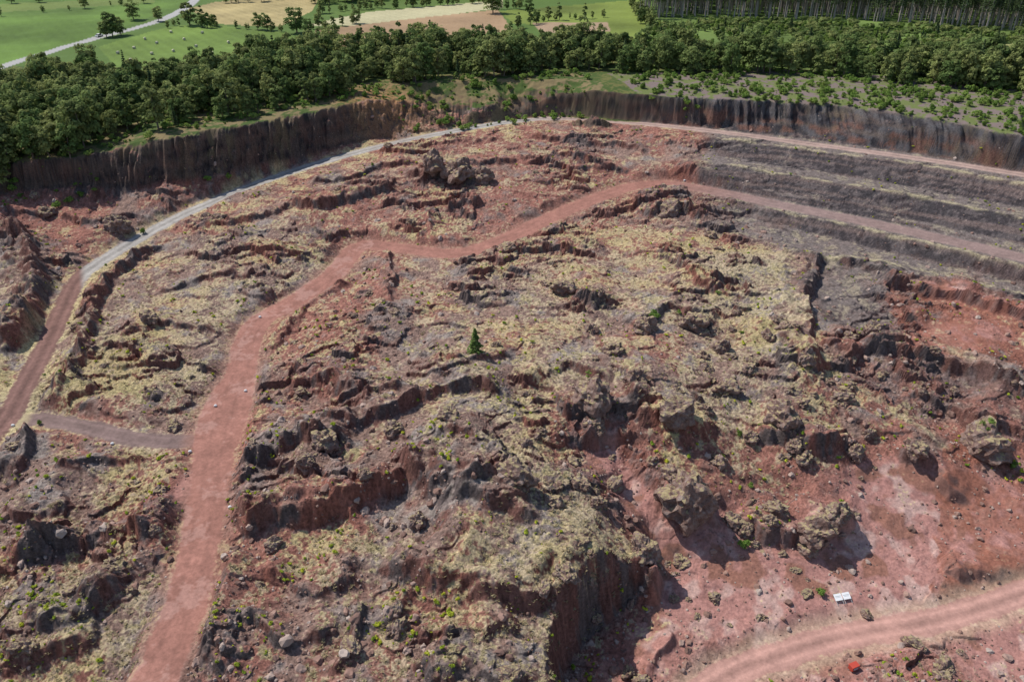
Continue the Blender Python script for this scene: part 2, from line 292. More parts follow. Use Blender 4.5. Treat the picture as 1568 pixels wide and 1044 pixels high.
# roads
inf=N['info']
for i in (2,0,3,1):
    dd,sg,t,wv=inf[i]; m=sstep(wv+.4,wv-.4,dd+.5*f2+.3*f1)
    if i==0:
        ux=x/(y*CP+85*SP)*FPX+784
        base=mix(np.tile(C(.17,.095,.08),(n,1)),C(.285,.265,.245),sstep(108,122,ux)); base=mix(base,C(.31,.22,.19),sstep(760,900,ux))
    elif i==1:
        base=mix(np.tile(C(.28,.135,.105),(n,1)),C(.23,.16,.145),sstep(.78,.86,t))
    elif i==2: base=np.tile(C(.16,.11,.10),(n,1))
    else: base=np.tile(C(.36,.205,.17),(n,1))
    rut=np.exp(-((np.abs(sg)-1.3+.2*N['n3'])/.4)**2)*(-.10 if i==1 else .22)-.2*np.exp(-((np.abs(sg))/.5)**2)*(i in(0,3))
    base=base*(1+rut+.12*p3+.2*p2)[:,None]
    if i==1: base=mix(base,C(.36,.21,.175),sstep(.05,.35,p4+.4*p3)*.55*(t<.5))
    sh=sstep(wv+3.2,wv+.3,dd+.8*f1)*(1-m)
    if i==0: col=mix(col,C(.46,.385,.21),sh*sstep(-.15,.15,p2+.1)*.65*(1-sstep(.0,.1,t-.62)))
    if i==1: col=mix(col,C(.27,.14,.105),sh*.6*(t<.8))
    if i==3: col=mix(col,C(.42,.31,.22),sh*.6)
    col=mix(col,base,m)
onr=sum(sstep(i_[3]+.5,i_[3]-.5,i_[0]) for i_ in inf)
col=col*(1+(.38*p3+.38*f2)*(1-.75*np.clip(onr,0,1))*(1-.4*scree))[:,None]
# plateau cover
out=1-inp
pc=np.tile(C(.055,.085,.022),(n,1)); pc=mix(pc,C(.12,.12,.04),sstep(0,.3,p3+p2))
def poly(P,zz=25):
    W=[sv(u,v,zz) for u,v in P]; ins=np.zeros(n,bool)
    k=np.nonzero((y>min(w[1] for w in W))&(y<max(w[1] for w in W)))[0]; X_,Y_=x[k],y[k]; c=np.zeros(len(k),bool)
    for i in range(len(W)):
        a,b=W[i],W[i-1]
        if a[1]==b[1]: continue
        c^=((a[1]>Y_)!=(b[1]>Y_))&(X_<(b[0]-a[0])*(Y_-a[1])/(b[1]-a[1])+a[0])
    ins[k]=c; return ins
far=y>sv(784,96,25)[1]
q=fbm(x,y,60,3,165); st=np.sin((x*.8+y*.6)*1.1)*.5
pc[far]=C(.08,.13,.03)
def fld(P,c,a=.12,b=.0):
    m=poly(P); pc[m]=(np.array(c,F32)[None,:]*.82*(1+a*2*q+b*st+.1*p3)[:,None])[m]
fld([(-500,-120),(1900,-120),(1900,0),(-500,0)],(.12,.17,.05),.3)
fld([(-400,-90),(300,-60),(285,5),(270,15),(140,60),(0,95),(-400,190)],(.115,.19,.038),.3,.05)
fld([(-80,-30),(120,-35),(140,-8),(-60,2)],(.33,.29,.12)); fld([(0,8),(230,-2),(240,5),(0,22)],(.16,.21,.055))
fld([(150,70),(262,42),(330,40),(440,52),(520,110),(200,125)],(.14,.21,.045),.25,.12)
fld([(285,16),(330,5),(440,-10),(490,-5),(478,20),(430,44),(330,38)],(.40,.32,.15),.35,.15)
fld([(470,42),(560,22),(770,0),(770,14),(560,44)],(.46,.42,.25),.1,.1)
fld([(480,50),(560,40),(762,17),(785,50),(640,70),(520,75)],(.36,.24,.14),.2,.05)
fld([(470,30),(560,10),(760,-8),(760,2),(560,22)],(.11,.17,.04))
fld([(765,20),(985,0),(1015,55),(960,70),(900,42),(785,40)],(.17,.215,.045),.35)
fld([(815,38),(930,38),(935,52),(830,55)],(.37,.26,.17))
fld([(985,30),(1700,40),(1700,140),(1000,110)],(.12,.175,.045),.5)
fld([(1370,92),(1430,82),(1700,60),(1700,92),(1400,100)],(.36,.35,.14),.2)
sm=poly([(930,115),(1250,110),(1400,125),(1700,160),(1800,270),(1568,212),(1300,168),(1000,153)],26)
smm=sm*sstep(-.02,.2,p2+.1+.35*p3)
pc=mix(pc,C(.15,.17,.06)*np.ones(3,F32),sm.astype(F32)*.7); pc=mix(pc,C(.17,.13,.12)*np.ones(3,F32),smm.astype(F32))
lm=poly([(-300,330),(-300,240),(0,222),(120,205),(250,190),(400,170),(560,138),(620,130),(760,122),(900,125),(930,150),(620,170),(250,230),(0,270)],23)
pc=mix(pc,C(.20,.145,.08),(lm*sstep(-.15,.15,p2+.4*p3)).astype(F32)*.75)
FR=crv([sv3(u,v,25) for u,v in [(-300,165),(-60,112),(0,97),(80,75),(150,57),(240,36),(275,20),(298,2),(310,-20),(330,-60)]])
dd,sg,_,t=polyd(x,y,FR,14); pc=mix(pc,C(.33,.32,.31),sstep(3.4,2.9,dd)); 
col=mix(col,pc,sstep(.35,.75,out+.12*p3))
# quarry walls below the rim
ry=rimy(x)
fl=fbm(x/2.2,z*.45+y*.05,1.4,3,145); fl2=fbm(x*.35,z*1.2,2.5,2,155); band=fbm(x*.02,z+.3*p2,1.6,3,355,.6)
wallm=sstep(16,9,np.abs(ry-y-5))*sstep(.45,.75,slope)*sstep(11.8,13.2,z)*(1-np.clip(onr,0,1))
right=sstep(40,80,x)
wc=mix(np.tile(C(.078,.06,.053),(n,1)),C(.032,.028,.03),sstep(-.1,.2,fl-.4*N['flu']))
wc=mix(wc,mix(np.tile(C(.095,.09,.095),(n,1)),C(.04,.037,.042),sstep(-.15,.15,fl-.6*N['flu'])),right)
wc=mix(wc,C(.13,.095,.075),sstep(.02,.2,band)*.6)
lo=sstep(24,20,z)*right+.35*(1-right)
wc=mix(wc,C(.18,.085,.06),sstep(-.05,.2,fl2+.4*p2)*.75*lo)
wc=mix(wc,C(.21,.12,.08),sstep(40,0,x)*sstep(-70,-40,x)*sstep(-.1,.2,fl)*.7)
wc=mix(wc,C(.15,.12,.07),N['slump']*sstep(-.1,.2,p2+.5*p3)*.8)
col=mix(col,wc,wallm*.94)
ox,oy=sv(575,150,24); om=np.exp(-(((x-ox)/16)**2+((y-oy)/14)**2)); col=mix(col,C(.30,.155,.075),np.clip(om*1.3*sstep(-.25,.15,p3+.1),0,1)*.8)
col=np.clip(col,.012,.75)
print('colour',time.time()-T0)
me=bpy.data.meshes.new('quarry_terrain')
co=np.stack([xf,yf,z],1).astype(F32)
idx=np.arange(NR*NC).reshape(NR,NC)
qd=np.stack([idx[:-1,:-1],idx[:-1,1:],idx[1:,1:],idx[1:,:-1]],-1).reshape(-1,4)
def bigmesh(me,co,qd,k=4):
    me.vertices.add(len(co)); me.vertices.foreach_set('co',co.astype(F32).ravel())
    me.loops.add(qd.size); me.loops.foreach_set('vertex_index',qd.astype(np.int32).ravel())
    me.polygons.add(len(qd)); me.polygons.foreach_set('loop_start',np.arange(0,qd.size,k,dtype=np.int32))
    me.update(calc_edges=True)
bigmesh(me,co,qd)
a=me.color_attributes.new('cover','FLOAT_COLOR','POINT')
a.data.foreach_set('color',np.concatenate([col,np.ones((n,1),F32)],1).astype(F32).ravel())
a=me.attributes.new('rough','FLOAT','POINT'); a.data.foreach_set('value',(inp*(1-.6*scree)*(1-.8*np.clip(onr,0,1))).astype(F32))
me.shade_flat()
def obj(name,me,loc=(0,0,0)):
    o=bpy.data.objects.new(name,me); o.location=loc; bpy.context.scene.collection.objects.link(o); return o
ter=obj('quarry_terrain',me)
# ------------------------------------------------------------------ materials
def newmat(name):
    m=bpy.data.materials.new(name); m.use_nodes=True; nt=m.node_tree; b=nt.nodes['Principled BSDF']; b.inputs['Roughness'].default_value=.95
    b.inputs['Specular IOR Level'].default_value=.15; return m,nt,b
def nd(nt,t,**k):
    o=nt.nodes.new(t)
    for a,v in k.items():
        if a in o.inputs: o.inputs[a].default_value=v
        else: setattr(o,a,v)
    return o
m,nt,b=newmat('volcanic_ground')
at=nd(nt,'ShaderNodeAttribute',attribute_name='cover'); geo=nd(nt,'ShaderNodeNewGeometry')
ar=nd(nt,'ShaderNodeAttribute',attribute_name='rough')
n1=nd(nt,'ShaderNodeTexNoise'); n1.inputs['Scale'].default_value=1.9; n1.inputs['Detail'].default_value=8; n1.inputs['Roughness'].default_value=.8
nt.links.new(geo.outputs['Position'],n1.inputs['Vector'])
mr=nd(nt,'ShaderNodeMapRange'); mr.inputs['From Min'].default_value=.3; mr.inputs['From Max'].default_value=.7; mr.inputs['To Min'].default_value=-.5; mr.inputs['To Max'].default_value=.5
nt.links.new(n1.outputs['Fac'],mr.inputs['Value'])
ma=nd(nt,'ShaderNodeMath',operation='MULTIPLY_ADD'); ma.inputs[1].default_value=1.1; ma.inputs[2].default_value=.28; nt.links.new(ar.outputs['Fac'],ma.inputs[0])
mb=nd(nt,'ShaderNodeMath',operation='MULTIPLY_ADD'); mb.inputs[2].default_value=1.0; nt.links.new(mr.outputs[0],mb.inputs[0]); nt.links.new(ma.outputs[0],mb.inputs[1])
vm=nd(nt,'ShaderNodeVectorMath',operation='SCALE'); nt.links.new(at.outputs['Color'],vm.inputs[0]); nt.links.new(mb.outputs[0],vm.inputs['Scale'])
nt.links.new(vm.outputs[0],b.inputs['Base Color'])
bp=nd(nt,'ShaderNodeBump'); bp.inputs['Distance'].default_value=.5
mm=nd(nt,'ShaderNodeMath',operation='MULTIPLY'); mm.inputs[1].default_value=.85; nt.links.new(ar.outputs['Fac'],mm.inputs[0]); nt.links.new(mm.outputs[0],bp.inputs['Strength'])
nt.links.new(n1.outputs['Fac'],bp.inputs['Height']); nt.links.new(bp.outputs[0],b.inputs['Normal'])
me.materials.append(m)
def leafmat(name,c1,c2,tr=.25):
    m,nt,b=newmat(name); oi=nd(nt,'ShaderNodeObjectInfo'); at=nd(nt,'ShaderNodeAttribute',attribute_name='tint')
    mx=nd(nt,'ShaderNodeMix',data_type='RGBA'); mx.inputs['A'].default_value=(*c1,1); mx.inputs['B'].default_value=(*c2,1); nt.links.new(oi.outputs['Random'],mx.inputs['Factor'])
    vm=nd(nt,'ShaderNodeVectorMath',operation='SCALE'); nt.links.new(mx.outputs['Result'],vm.inputs[0]); nt.links.new(at.outputs['Fac'],vm.inputs['Scale']); nt.links.new(vm.outputs[0],b.inputs['Base Color'])
    t=nd(nt,'ShaderNodeBsdfTranslucent'); nt.links.new(vm.outputs[0],t.inputs['Color']); ms=nd(nt,'ShaderNodeMixShader'); ms.inputs[0].default_value=tr
    nt.links.new(b.outputs[0],ms.inputs[1]); nt.links.new(t.outputs[0],ms.inputs[2]); nt.links.new(ms.outputs[0],nt.nodes['Material Output'].inputs['Surface']); return m
def plain(name,c,rough=.9,var=.2,sc=3):
    m,nt,b=newmat(name); b.inputs['Roughness'].default_value=rough
    n1=nd(nt,'ShaderNodeTexNoise'); n1.inputs['Scale'].default_value=sc; n1.inputs['Detail'].default_value=5
    tc=nd(nt,'ShaderNodeTexCoord'); nt.links.new(tc.outputs['Object'],n1.inputs['Vector'])
    mx=nd(nt,'ShaderNodeMix',data_type='RGBA'); mx.inputs['A'].default_value=(*[k*(1-var) for k in c],1); mx.inputs['B'].default_value=(*[min(1,k*(1+var)) for k in c],1)
    nt.links.new(n1.outputs['Fac'],mx.inputs['Factor']); nt.links.new(mx.outputs['Result'],b.inputs['Base Color']); return m
M_bark=plain('bark',(.14,.11,.09)); M_palebark=plain('pine_bark',(.36,.31,.28))
M_leaf=leafmat('broadleaf_foliage',(.13,.195,.06),(.28,.31,.11),.4); M_bush=leafmat('bush_foliage',(.15,.25,.05),(.25,.33,.08),.4)
M_con=leafmat('needle_foliage',(.065,.105,.045),(.10,.14,.055),.2); M_weed=leafmat('weed_foliage',(.17,.26,.03),(.5,.5,.05)); M_dry=leafmat('dry_grass',(.42,.35,.20),(.50,.43,.26),.3); M_pine=leafmat('pine_foliage',(.15,.22,.06),(.18,.25,.07),.35)
# rock material
m,nt,b=newmat('lava_rock'); geo=nd(nt,'ShaderNodeNewGeometry'); sx=nd(nt,'ShaderNodeSeparateXYZ'); nt.links.new(geo.outputs['Normal'],sx.inputs[0])
n1=nd(nt,'ShaderNodeTexNoise'); n1.inputs['Scale'].default_value=.9; n1.inputs['Detail'].default_value=9; n1.inputs['Roughness'].default_value=.75; nt.links.new(geo.outputs['Position'],n1.inputs['Vector'])
cr=nd(nt,'ShaderNodeValToRGB'); e=cr.color_ramp.elements; e[0].position=.32; e[0].color=(.09,.05,.043,1); e[1].position=.68; e[1].color=(.33,.27,.24,1); k=e.new(.5); k.color=(.225,.145,.12,1)
nt.links.new(n1.outputs['Fac'],cr.inputs[0])
ad=nd(nt,'ShaderNodeMath',operation='ADD'); n3_=nd(nt,'ShaderNodeTexNoise'); n3_.inputs['Scale'].default_value=1.7; n3_.inputs['Detail'].default_value=6; nt.links.new(geo.outputs['Position'],n3_.inputs['Vector'])
nt.links.new(sx.outputs['Z'],ad.inputs[0]); nt.links.new(n3_.outputs['Fac'],ad.inputs[1])
mr=nd(nt,'ShaderNodeMapRange'); mr.inputs['From Min'].default_value=1.3; mr.inputs['From Max'].default_value=1.5; mr.inputs['To Max'].default_value=.75; nt.links.new(ad.outputs[0],mr.inputs['Value'])
mx=nd(nt,'ShaderNodeMix',data_type='RGBA'); nt.links.new(mr.outputs[0],mx.inputs['Factor']); nt.links.new(cr.outputs[0],mx.inputs['A']); mx.inputs['B'].default_value=(.42,.35,.18,1); nt.links.new(mx.outputs['Result'],b.inputs['Base Color'])
bp=nd(nt,'ShaderNodeBump'); bp.inputs['Distance'].default_value=.6; nt.links.new(n1.outputs['Fac'],bp.inputs['Height']); nt.links.new(bp.outputs[0],b.inputs['Normal']); M_rock=m
m,nt,b=newmat('rubble_stone'); oi=nd(nt,'ShaderNodeObjectInfo'); cr=nd(nt,'ShaderNodeValToRGB'); e=cr.color_ramp.elements; e[0].color=(.14,.085,.07,1); e[1].color=(.37,.30,.26,1); k=e.new(.5); k.color=(.28,.17,.135,1); nt.links.new(oi.outputs['Random'],cr.inputs[0]); nt.links.new(cr.outputs[0],b.inputs['Base Color']); M_rub=m
# ------------------------------------------------------------------ plants
class MB:
    def __init__(s): s.v=[];s.f=[];s.t=[];s.m=[];s.n=0
    def add(s,v,f,t,m):
        v=np.asarray(v,float); s.v.append(v); s.f+= [tuple(int(q)+s.n for q in ff) for ff in f]; s.t.append(np.broadcast_to(t,(len(v),)).astype(float)); s.m+=[m]*len(f); s.n+=len(v)
    def tube(s,a,b,ra,rb,m=0,k=6):
        a=np.array(a,float);b=np.array(b,float);w=b-a;w/=np.linalg.norm(w);u=np.cross(w,(0.3,1,.2));u/=np.linalg.norm(u);q=np.cross(w,u)
        th=np.arange(k)*2*np.pi/k; c=np.cos(th)[:,None]*u+np.sin(th)[:,None]*q
        s.add(np.vstack([a+c*ra,b+c*rb]),[(i,(i+1)%k,k+(i+1)%k,k+i) for i in range(k)]+[tuple(range(k,2*k))],1.,m)
    def leaves(s,c,nrm,size,tint,m=1,asp=.7):
        c=np.asarray(c);k=len(c); nrm=nrm/np.linalg.norm(nrm,axis=1)[:,None]
        a=rng.normal(size=(k,3)); t1=np.cross(nrm,a); t1/=np.linalg.norm(t1,axis=1)[:,None]; t2=np.cross(nrm,t1)
        sz=np.broadcast_to(size,(k,))[:,None]
        v=np.stack([c-t1*sz,c-t2*sz*asp,c+t1*sz,c+t2*sz*asp],1).reshape(-1,3)
        s.add(v,np.arange(4*k).reshape(k,4).tolist(),np.repeat(np.broadcast_to(tint,(k,)),4),m)
    def mesh(s,name,mats):
        me=bpy.data.meshes.new(name); me.from_pydata(np.vstack(s.v).tolist(),[],s.f); a=me.attributes.new('tint','FLOAT','POINT'); a.data.foreach_set('value',np.concatenate(s.t).astype(F32))
        for q in mats: me.materials.append(q)
        me.polygons.foreach_set('material_index',np.array(s.m,np.int32)); me.update(); return me
def rdir(k):
    a=rng.normal(size=(k,3)); return a/np.linalg.norm(a,axis=1)[:,None]
def broadleaf(name,H=10,R=2.9,nb=15,nl=85,leaf=.34,mat=None):
    B=MB(); B.tube((0,0,-.5),(.1,.05,H*.35),.24,.17); B.tube((.1,.05,H*.35),(.2,-.1,H*.75),.17,.06)
    for i in range(nb):
        th=i*2.4+rng.random(); zz=H*(.18+.72*((i+.5)/nb)+.06*rng.normal()); rr=R*math.sqrt(max(.04,1-((zz/H-.5)/.5)**2))*(.35+.5*rng.random()); c=np.array([rr*math.cos(th),rr*math.sin(th),zz])
        if i<9: B.tube((.1,0,max(H*.12,zz-1.6)),tuple(c*.9+np.array([0,0,.1*zz])),.08,.03,k=4)
        br=R*(.34+.22*rng.random()); dr=rdir(nl); dr[:,2]=np.where(dr[:,2]<-.35,-dr[:,2]*.5,dr[:,2])
        B.leaves(c+dr*br*(.55+.5*rng.random((nl,1)))*np.array([1,1,.85]),dr+rng.normal(size=(nl,3))*.3+np.array([0,0,.4]),leaf*(.6+.8*rng.random(nl)),.62+.6*rng.random()+.15*rng.normal(size=nl))
    return B.mesh(name,[M_bark,mat or M_leaf])
def spruce(name,H=9,R=1.9,k=1000,bare=.12,mat=None):
    B=MB(); B.tube((0,0,-.5),(0,0,H*.95),.2 if bare<.3 else .3,.03); tt=rng.random(k)**1.15; tier=np.round(tt*14)/14*.7+tt*.3; zz=H*(bare+(1-bare)*tier)
    th=rng.random(k)*6.28; th=np.round(th*1.4+tier*9)/1.4*.6+th*.4; rr=R*(1-tier*.93)*rng.random(k)**.45*(.75+.35*np.sin(th*3+tier*20))
    c=np.stack([rr*np.cos(th),rr*np.sin(th),zz-rr*.28],1); nr=np.stack([np.cos(th)*.3,np.sin(th)*.3,np.ones(k)],1)+rng.normal(size=(k,3))*.35
    B.leaves(c,nr,.28*(.6+.8*rng.random(k)),.6+.7*rng.random(k)); return B.mesh(name,[M_palebark if bare>.3 else M_bark,mat or M_con])
def bush(name,H=1.6,R=1.,nb=6,nl=60,leaf=.16,mat=None):
    B=MB()
    for i in range(nb):
        th=rng.random()*6.28; rr=R*rng.random()*.7; c=np.array([rr*math.cos(th),rr*math.sin(th),H*(.2+.5*rng.random())]); B.tube((0,0,-.2),tuple(c),.04,.015,k=4)
        dr=rdir(nl); dr[:,2]=np.abs(dr[:,2])*.9-.1
        B.leaves(c+dr*R*.5*(.5+.5*rng.random((nl,1))),dr+rng.normal(size=(nl,3))*.4+np.array([0,0,.3]),leaf*(.6+.8*rng.random(nl)),.6+.7*rng.random()+.1*rng.normal(size=nl))
    return B.mesh(name,[M_bark,mat or M_bush])
def tuft(name,mat,k=16,h=.5,w=.05,sp=.4):
    B=MB()
    for i in range(k):
        th=rng.random()*6.28; a=np.array([math.cos(th),math.sin(th),0]); q=np.array([-a[1],a[0],0]); b0=a*sp*.3*rng.random(); tip=a*sp*(.4+.6*rng.random())+np.array([0,0,h*(.4+.6*rng.random())])
        B.add([b0-q*w,b0+q*w,tip],[(0,1,2)],.7+.5*rng.random(),0)
    return B.mesh(name,[mat])
def rockmesh(name,sub=2,seed=0,mat=None,rough=.3):
    import bmesh
    bm=bmesh.new(); bmesh.ops.create_icosphere(bm,subdivisions=sub,radius=1); o=Vector((seed*7.3,seed*3.1,seed*5.7)); pl=[Vector(rdir(1)[0]) for _ in range(9)]; pd=[.62+.3*random.random() for _ in pl]
    for v in bm.verts:
        p=v.co.normalized(); rr=1.0
        for nn,dd in zip(pl,pd):
            c=p.dot(nn)
            if c>.05: rr=min(rr,dd/c)
        rr*=1+rough*(mnoise.fractal(p*1.7+o,1.,2.,5)) + rough*.25*mnoise.noise(p*9+o)
        v.co=p*rr
    me=bpy.data.meshes.new(name); bm.to_mesh(me); bm.free(); me.materials.append(mat or M_rock); return me
def scatter(name,P,sc,idx,variants,tilt=.06):
    P=np.asarray(P,F32); k=len(P)
    colc=bpy.data.collections.new(name+'_kinds')
    for i,vm_ in enumerate(variants): colc.objects.link(bpy.data.objects.new('%s_kind_%02d'%(name,i),vm_))
    me=bpy.data.meshes.new(name); me.vertices.add(k); me.vertices.foreach_set('co',P.ravel())
    a=me.attributes.new('sc','FLOAT_VECTOR','POINT'); S=np.asarray(sc,F32); S=np.repeat(S[:,None],3,1) if S.ndim==1 else S; a.data.foreach_set('vector',S.ravel())
    R=np.stack([rng.normal(size=k)*tilt,rng.normal(size=k)*tilt,rng.random(k)*6.283],1).astype(F32); a=me.attributes.new('rt','FLOAT_VECTOR','POINT'); a.data.foreach_set('vector',R.ravel())
    a=me.attributes.new('ix','INT','POINT'); a.data.foreach_set('value',np.asarray(idx,np.int32)); me.update()
    o=obj(name,me); g=bpy.data.node_groups.new(name,'GeometryNodeTree'); g.interface.new_socket('Geometry',in_out='INPUT',socket_type='NodeSocketGeometry'); g.interface.new_socket('Geometry',in_out='OUTPUT',socket_type='NodeSocketGeometry')
    gi=g.nodes.new('NodeGroupInput'); go=g.nodes.new('NodeGroupOutput'); ip=g.nodes.new('GeometryNodeInstanceOnPoints'); ci=g.nodes.new('GeometryNodeCollectionInfo')
    ci.inputs['Collection'].default_value=colc; ci.inputs['Separate Children'].default_value=True; ci.inputs['Reset Children'].default_value=True; ip.inputs['Pick Instance'].default_value=True
    def na(nm,t): q=g.nodes.new('GeometryNodeInputNamedAttribute'); q.data_type=t; q.inputs['Name'].default_value=nm; return [z_ for z_ in q.outputs if z_.enabled and z_.name=='Attribute'][0]
    g.links.new(gi.outputs[0],ip.inputs['Points']); g.links.new(ci.outputs[0],ip.inputs['Instance']); g.links.new(na('ix','INT'),ip.inputs['Instance Index']); g.links.new(na('rt','FLOAT_VECTOR'),ip.inputs['Rotation']); g.links.new(na('sc','FLOAT_VECTOR'),ip.inputs['Scale']); g.links.new(ip.outputs[0],go.inputs[0])
    md=o.modifiers.new('scatter','NODES'); md.node_group=g; return o
def inpoly(px,py,W):
    c=np.zeros(len(px),bool)
    for i in range(len(W)):
        a,b=W[i],W[i-1]
        if a[1]==b[1]: continue
        c^=((a[1]>py)!=(b[1]>py))&(px<(b[0]-a[0])*(py-a[1])/(b[1]-a[1])+a[0])
    return c
def fill(P,sp,zz=25,jit=.7):
    W=[sv(u,v,zz) for u,v in P]; xs_=[w[0] for w in W]; ys_=[w[1] for w in W]
    gx,gy=np.meshgrid(np.arange(min(xs_),max(xs_),sp),np.arange(min(ys_),max(ys_),sp)); gx=gx.ravel()+rng.uniform(-jit,jit,gx.size)*sp; gy=gy.ravel()+rng.uniform(-jit,jit,gy.size)*sp
    m=inpoly(gx,gy,W); gx,gy=gx[m],gy[m]; return gx,gy
def P3(gx,gy,dz=0): return np.stack([gx,gy,terrain(gx,gy)+dz],1)
TV=[broadleaf('broadleaf_%d'%i,H=10,R=2.7+.35*i,nb=18+i,nl=75,leaf=.37) for i in range(4)]+[broadleaf('slender_broadleaf',H=10,R=2.0,nb=15),spruce('young_spruce')]
gx,gy=fill([(-520,180),(-250,165),(0,138),(160,116),(300,118),(430,95),(560,90),(720,79),(850,83),(980,92),(1100,106),(1300,106),(1400,112),(1600,112),(1900,140),(1900,185),(1600,158),(1400,140),(1250,122),(1050,122),(900,114),(760,122),(620,130),(560,138),(500,154),(400,176),(250,200),(120,222),(0,236),(-200,255),(-400,290)],4.9)
gap=fbm(gx,gy,18,2,201); k=gap>-.33; gx,gy=gx[k],gy[k]
nT=len(gx); big=fbm(gx,gy,30,2,211)
scatter('forest_belt',P3(gx,gy),(.6+.6*rng.random(nT)+.5*big)[:,None]*np.stack([1+.25*rng.random(nT),1+.25*rng.random(nT),.85+.5*rng.random(nT)],1),rng.choice(6,nT,p=[.22,.22,.2,.16,.15,.05]),TV)
print('forest',nT)
BV=[bush('rim_bush_%d'%i,H=2.4,R=1.5,nb=8,nl=55,leaf=.2) for i in range(3)]
a1=fill([(-330,300),(-330,240),(0,215),(120,200),(250,185),(400,165),(560,138),(640,128),(900,125),(900,150),(660,165),(560,158),(400,192),(250,216),(120,243),(0,258)],2.3,23)
a2=fill([(920,108),(1250,112),(1400,128),(1600,135),(1850,170),(1850,262),(1568,205),(1300,160),(1000,146)],1.9,26,1.)
gx=np.concatenate([a1[0],a2[0]]); gy=np.concatenate([a1[1],a2[1]]); k=(fbm(gx,gy,11,3,221,.7)>.0)|(rng.random(len(gx))<.12); gx,gy=gx[k],gy[k]
scatter('rim_shrubs',P3(gx,gy,-.1),.2+1.0*rng.random(len(gx))**2.4,rng.integers(0,3,len(gx)),BV)
SV=[spruce('plantation_spruce',4.2,1.5,420,.02),bush('plantation_bush',H=3,R=1.9,nb=9,nl=55,leaf=.26,mat=M_leaf),BV[0]]
gx,gy=fill([(985,42),(1100,30),(1300,35),(1420,42),(1800,60),(1800,70),(1568,66),(1430,82),(1380,92),(1400,105),(1300,104),(1100,102),(980,88)],3.6,26.5)
k=fbm(gx,gy,20,2,231)>-.25; gx,gy=gx[k],gy[k]
scatter('young_plantation',P3(gx,gy),.5+.9*rng.random(len(gx)),rng.choice(3,len(gx),p=[.06,.4,.54]),SV)
CV=[spruce('tall_pine_%d'%i,20,2.9,900,.42) for i in range(3)]
gx,gy=fill([(975,28),(1100,26),(1300,30),(1400,36),(1568,50),(1900,74),(2100,-20),(1000,-20)],5.0,26.5)
scatter('pine_forest',P3(gx,gy),.95+.45*rng.random(len(gx)),rng.integers(0,3,len(gx)),CV,.02)
hp=[]
for L,st_ in (([(300,40),(360,42),(440,50)],5),([(480,22),(560,14),(640,10),(760,2)],4),([(250,42),(290,36),(330,40)],5),([(470,52),(540,64),(650,74)],5),([(775,48),(850,30),(930,28)],6),([(765,14),(800,14)],3),([(470,46),(560,34)],7),([(970,10),(1000,48)],4),([(-200,40),(0,26),(140,12),(240,2)],16),([(330,4),(400,2),(470,-6)],5)):
    W=np.array([sv3(u,v,26) for u,v in L]);
    for i in range(len(W)-1):
        kk=int(np.linalg.norm(W[i+1]-W[i])/st_)+1
        for j in range(kk): hp.append(W[i]+(W[i+1]-W[i])*(j+rng.random())/kk+rng.normal(size=3)*1.5)
hp=np.array(hp)
scatter('hedgerow_trees',P3(hp[:,0],hp[:,1]),(.3+.6*rng.random(len(hp))**1.5),rng.integers(0,5,len(hp)),TV)
gx,gy=fill([(480,8),(620,-2),(780,-8),(960,-12),(960,-20),(470,-20)],7,26); 
gx2,gy2=fill([(-700,-45),(950,-45),(950,-60),(-700,-60)],14,26); gx=np.concatenate([gx,gx2]);gy=np.concatenate([gy,gy2])
scatter('distant_wood',P3(gx,gy),.9+.5*rng.random(len(gx)),rng.integers(0,6,len(gx)),TV)
for i,(u,v,s_) in enumerate([(172,54,1.25),(163,56,.9),(185,52,.9),(205,32,1.),(291,40,1.25),(243,34,.8),(455,52,1.25),(755,22,1.4),(810,24,.9),(18,6,.8),(60,4,.7)]):
    x_,y_=sv(u,v,25.5); o=obj('broadleaf_tree',TV[i%4],(x_,y_,float(terrain(np.array([x_]),np.array([y_]))[0]))); o.scale=(s_*1.2,s_*1.2,s_); o.rotation_euler[2]=i*1.3
# ------------------------------------------------------------------ scatter inside quarry
print('plants',time.time()-T0)
def inside(nn,ua=-180,ub=1750,va=150,vb=1200):
    vq=rng.uniform(va,vb,nn); uq=rng.uniform(ua,ub,nn); W=[sv(a,b,3) for a,b in zip(uq,vq)]; W=np.array(W); k=W[:,1]<rimy(W[:,0])-3; return W[k]
W=inside(36000); xq,yq=W[:,0],W[:,1]; zq,_,_,gq,rq,dq,sq,aq,Nq=terrain(xq,yq,True)
onroad=np.min([i_[0]-i_[3] for i_ in Nq['info']],axis=0)
off=onroad>.6
pp=fbm(xq,yq,6.5,3,115,.6)+.5*fbm(xq,yq,1.7,3,125,.7)
k=off&(gq*.95+.5*pp>.48)&(dq<.6); kk=np.nonzero(k)[0][:11000]
DV=[tuft('dry_tuft_%d'%i,M_dry,20,.4,.05,.5) for i in range(3)]
scatter('dry_grass_tufts',np.stack([xq,yq,zq-.05],1)[kk],.5+.9*rng.random(len(kk)),rng.integers(0,3,len(kk)),DV,.2)
RV=[rockmesh('rubble_%d'%i,2,i,M_rub,.35) for i in range(5)]
k=off&~k&(rng.random(len(xq))<.85*(1-.6*sq)*(1-.5*(dq>.6))); kk=np.nonzero(k)[0][:12000]; 
scatter('lava_rubble',np.stack([xq,yq,zq],1)[kk],(.09+.17*rng.random(len(kk))+.7*rng.random(len(kk))**12)[:,None]*np.stack([1+.4*rng.random(len(kk)),np.ones(len(kk)),.6+.4*rng.random(len(kk))],1),rng.integers(0,5,len(kk)),RV,.6)
BM=[rockmesh('boulder_%d'%i,4,20+i,M_rock,.42) for i in range(7)]
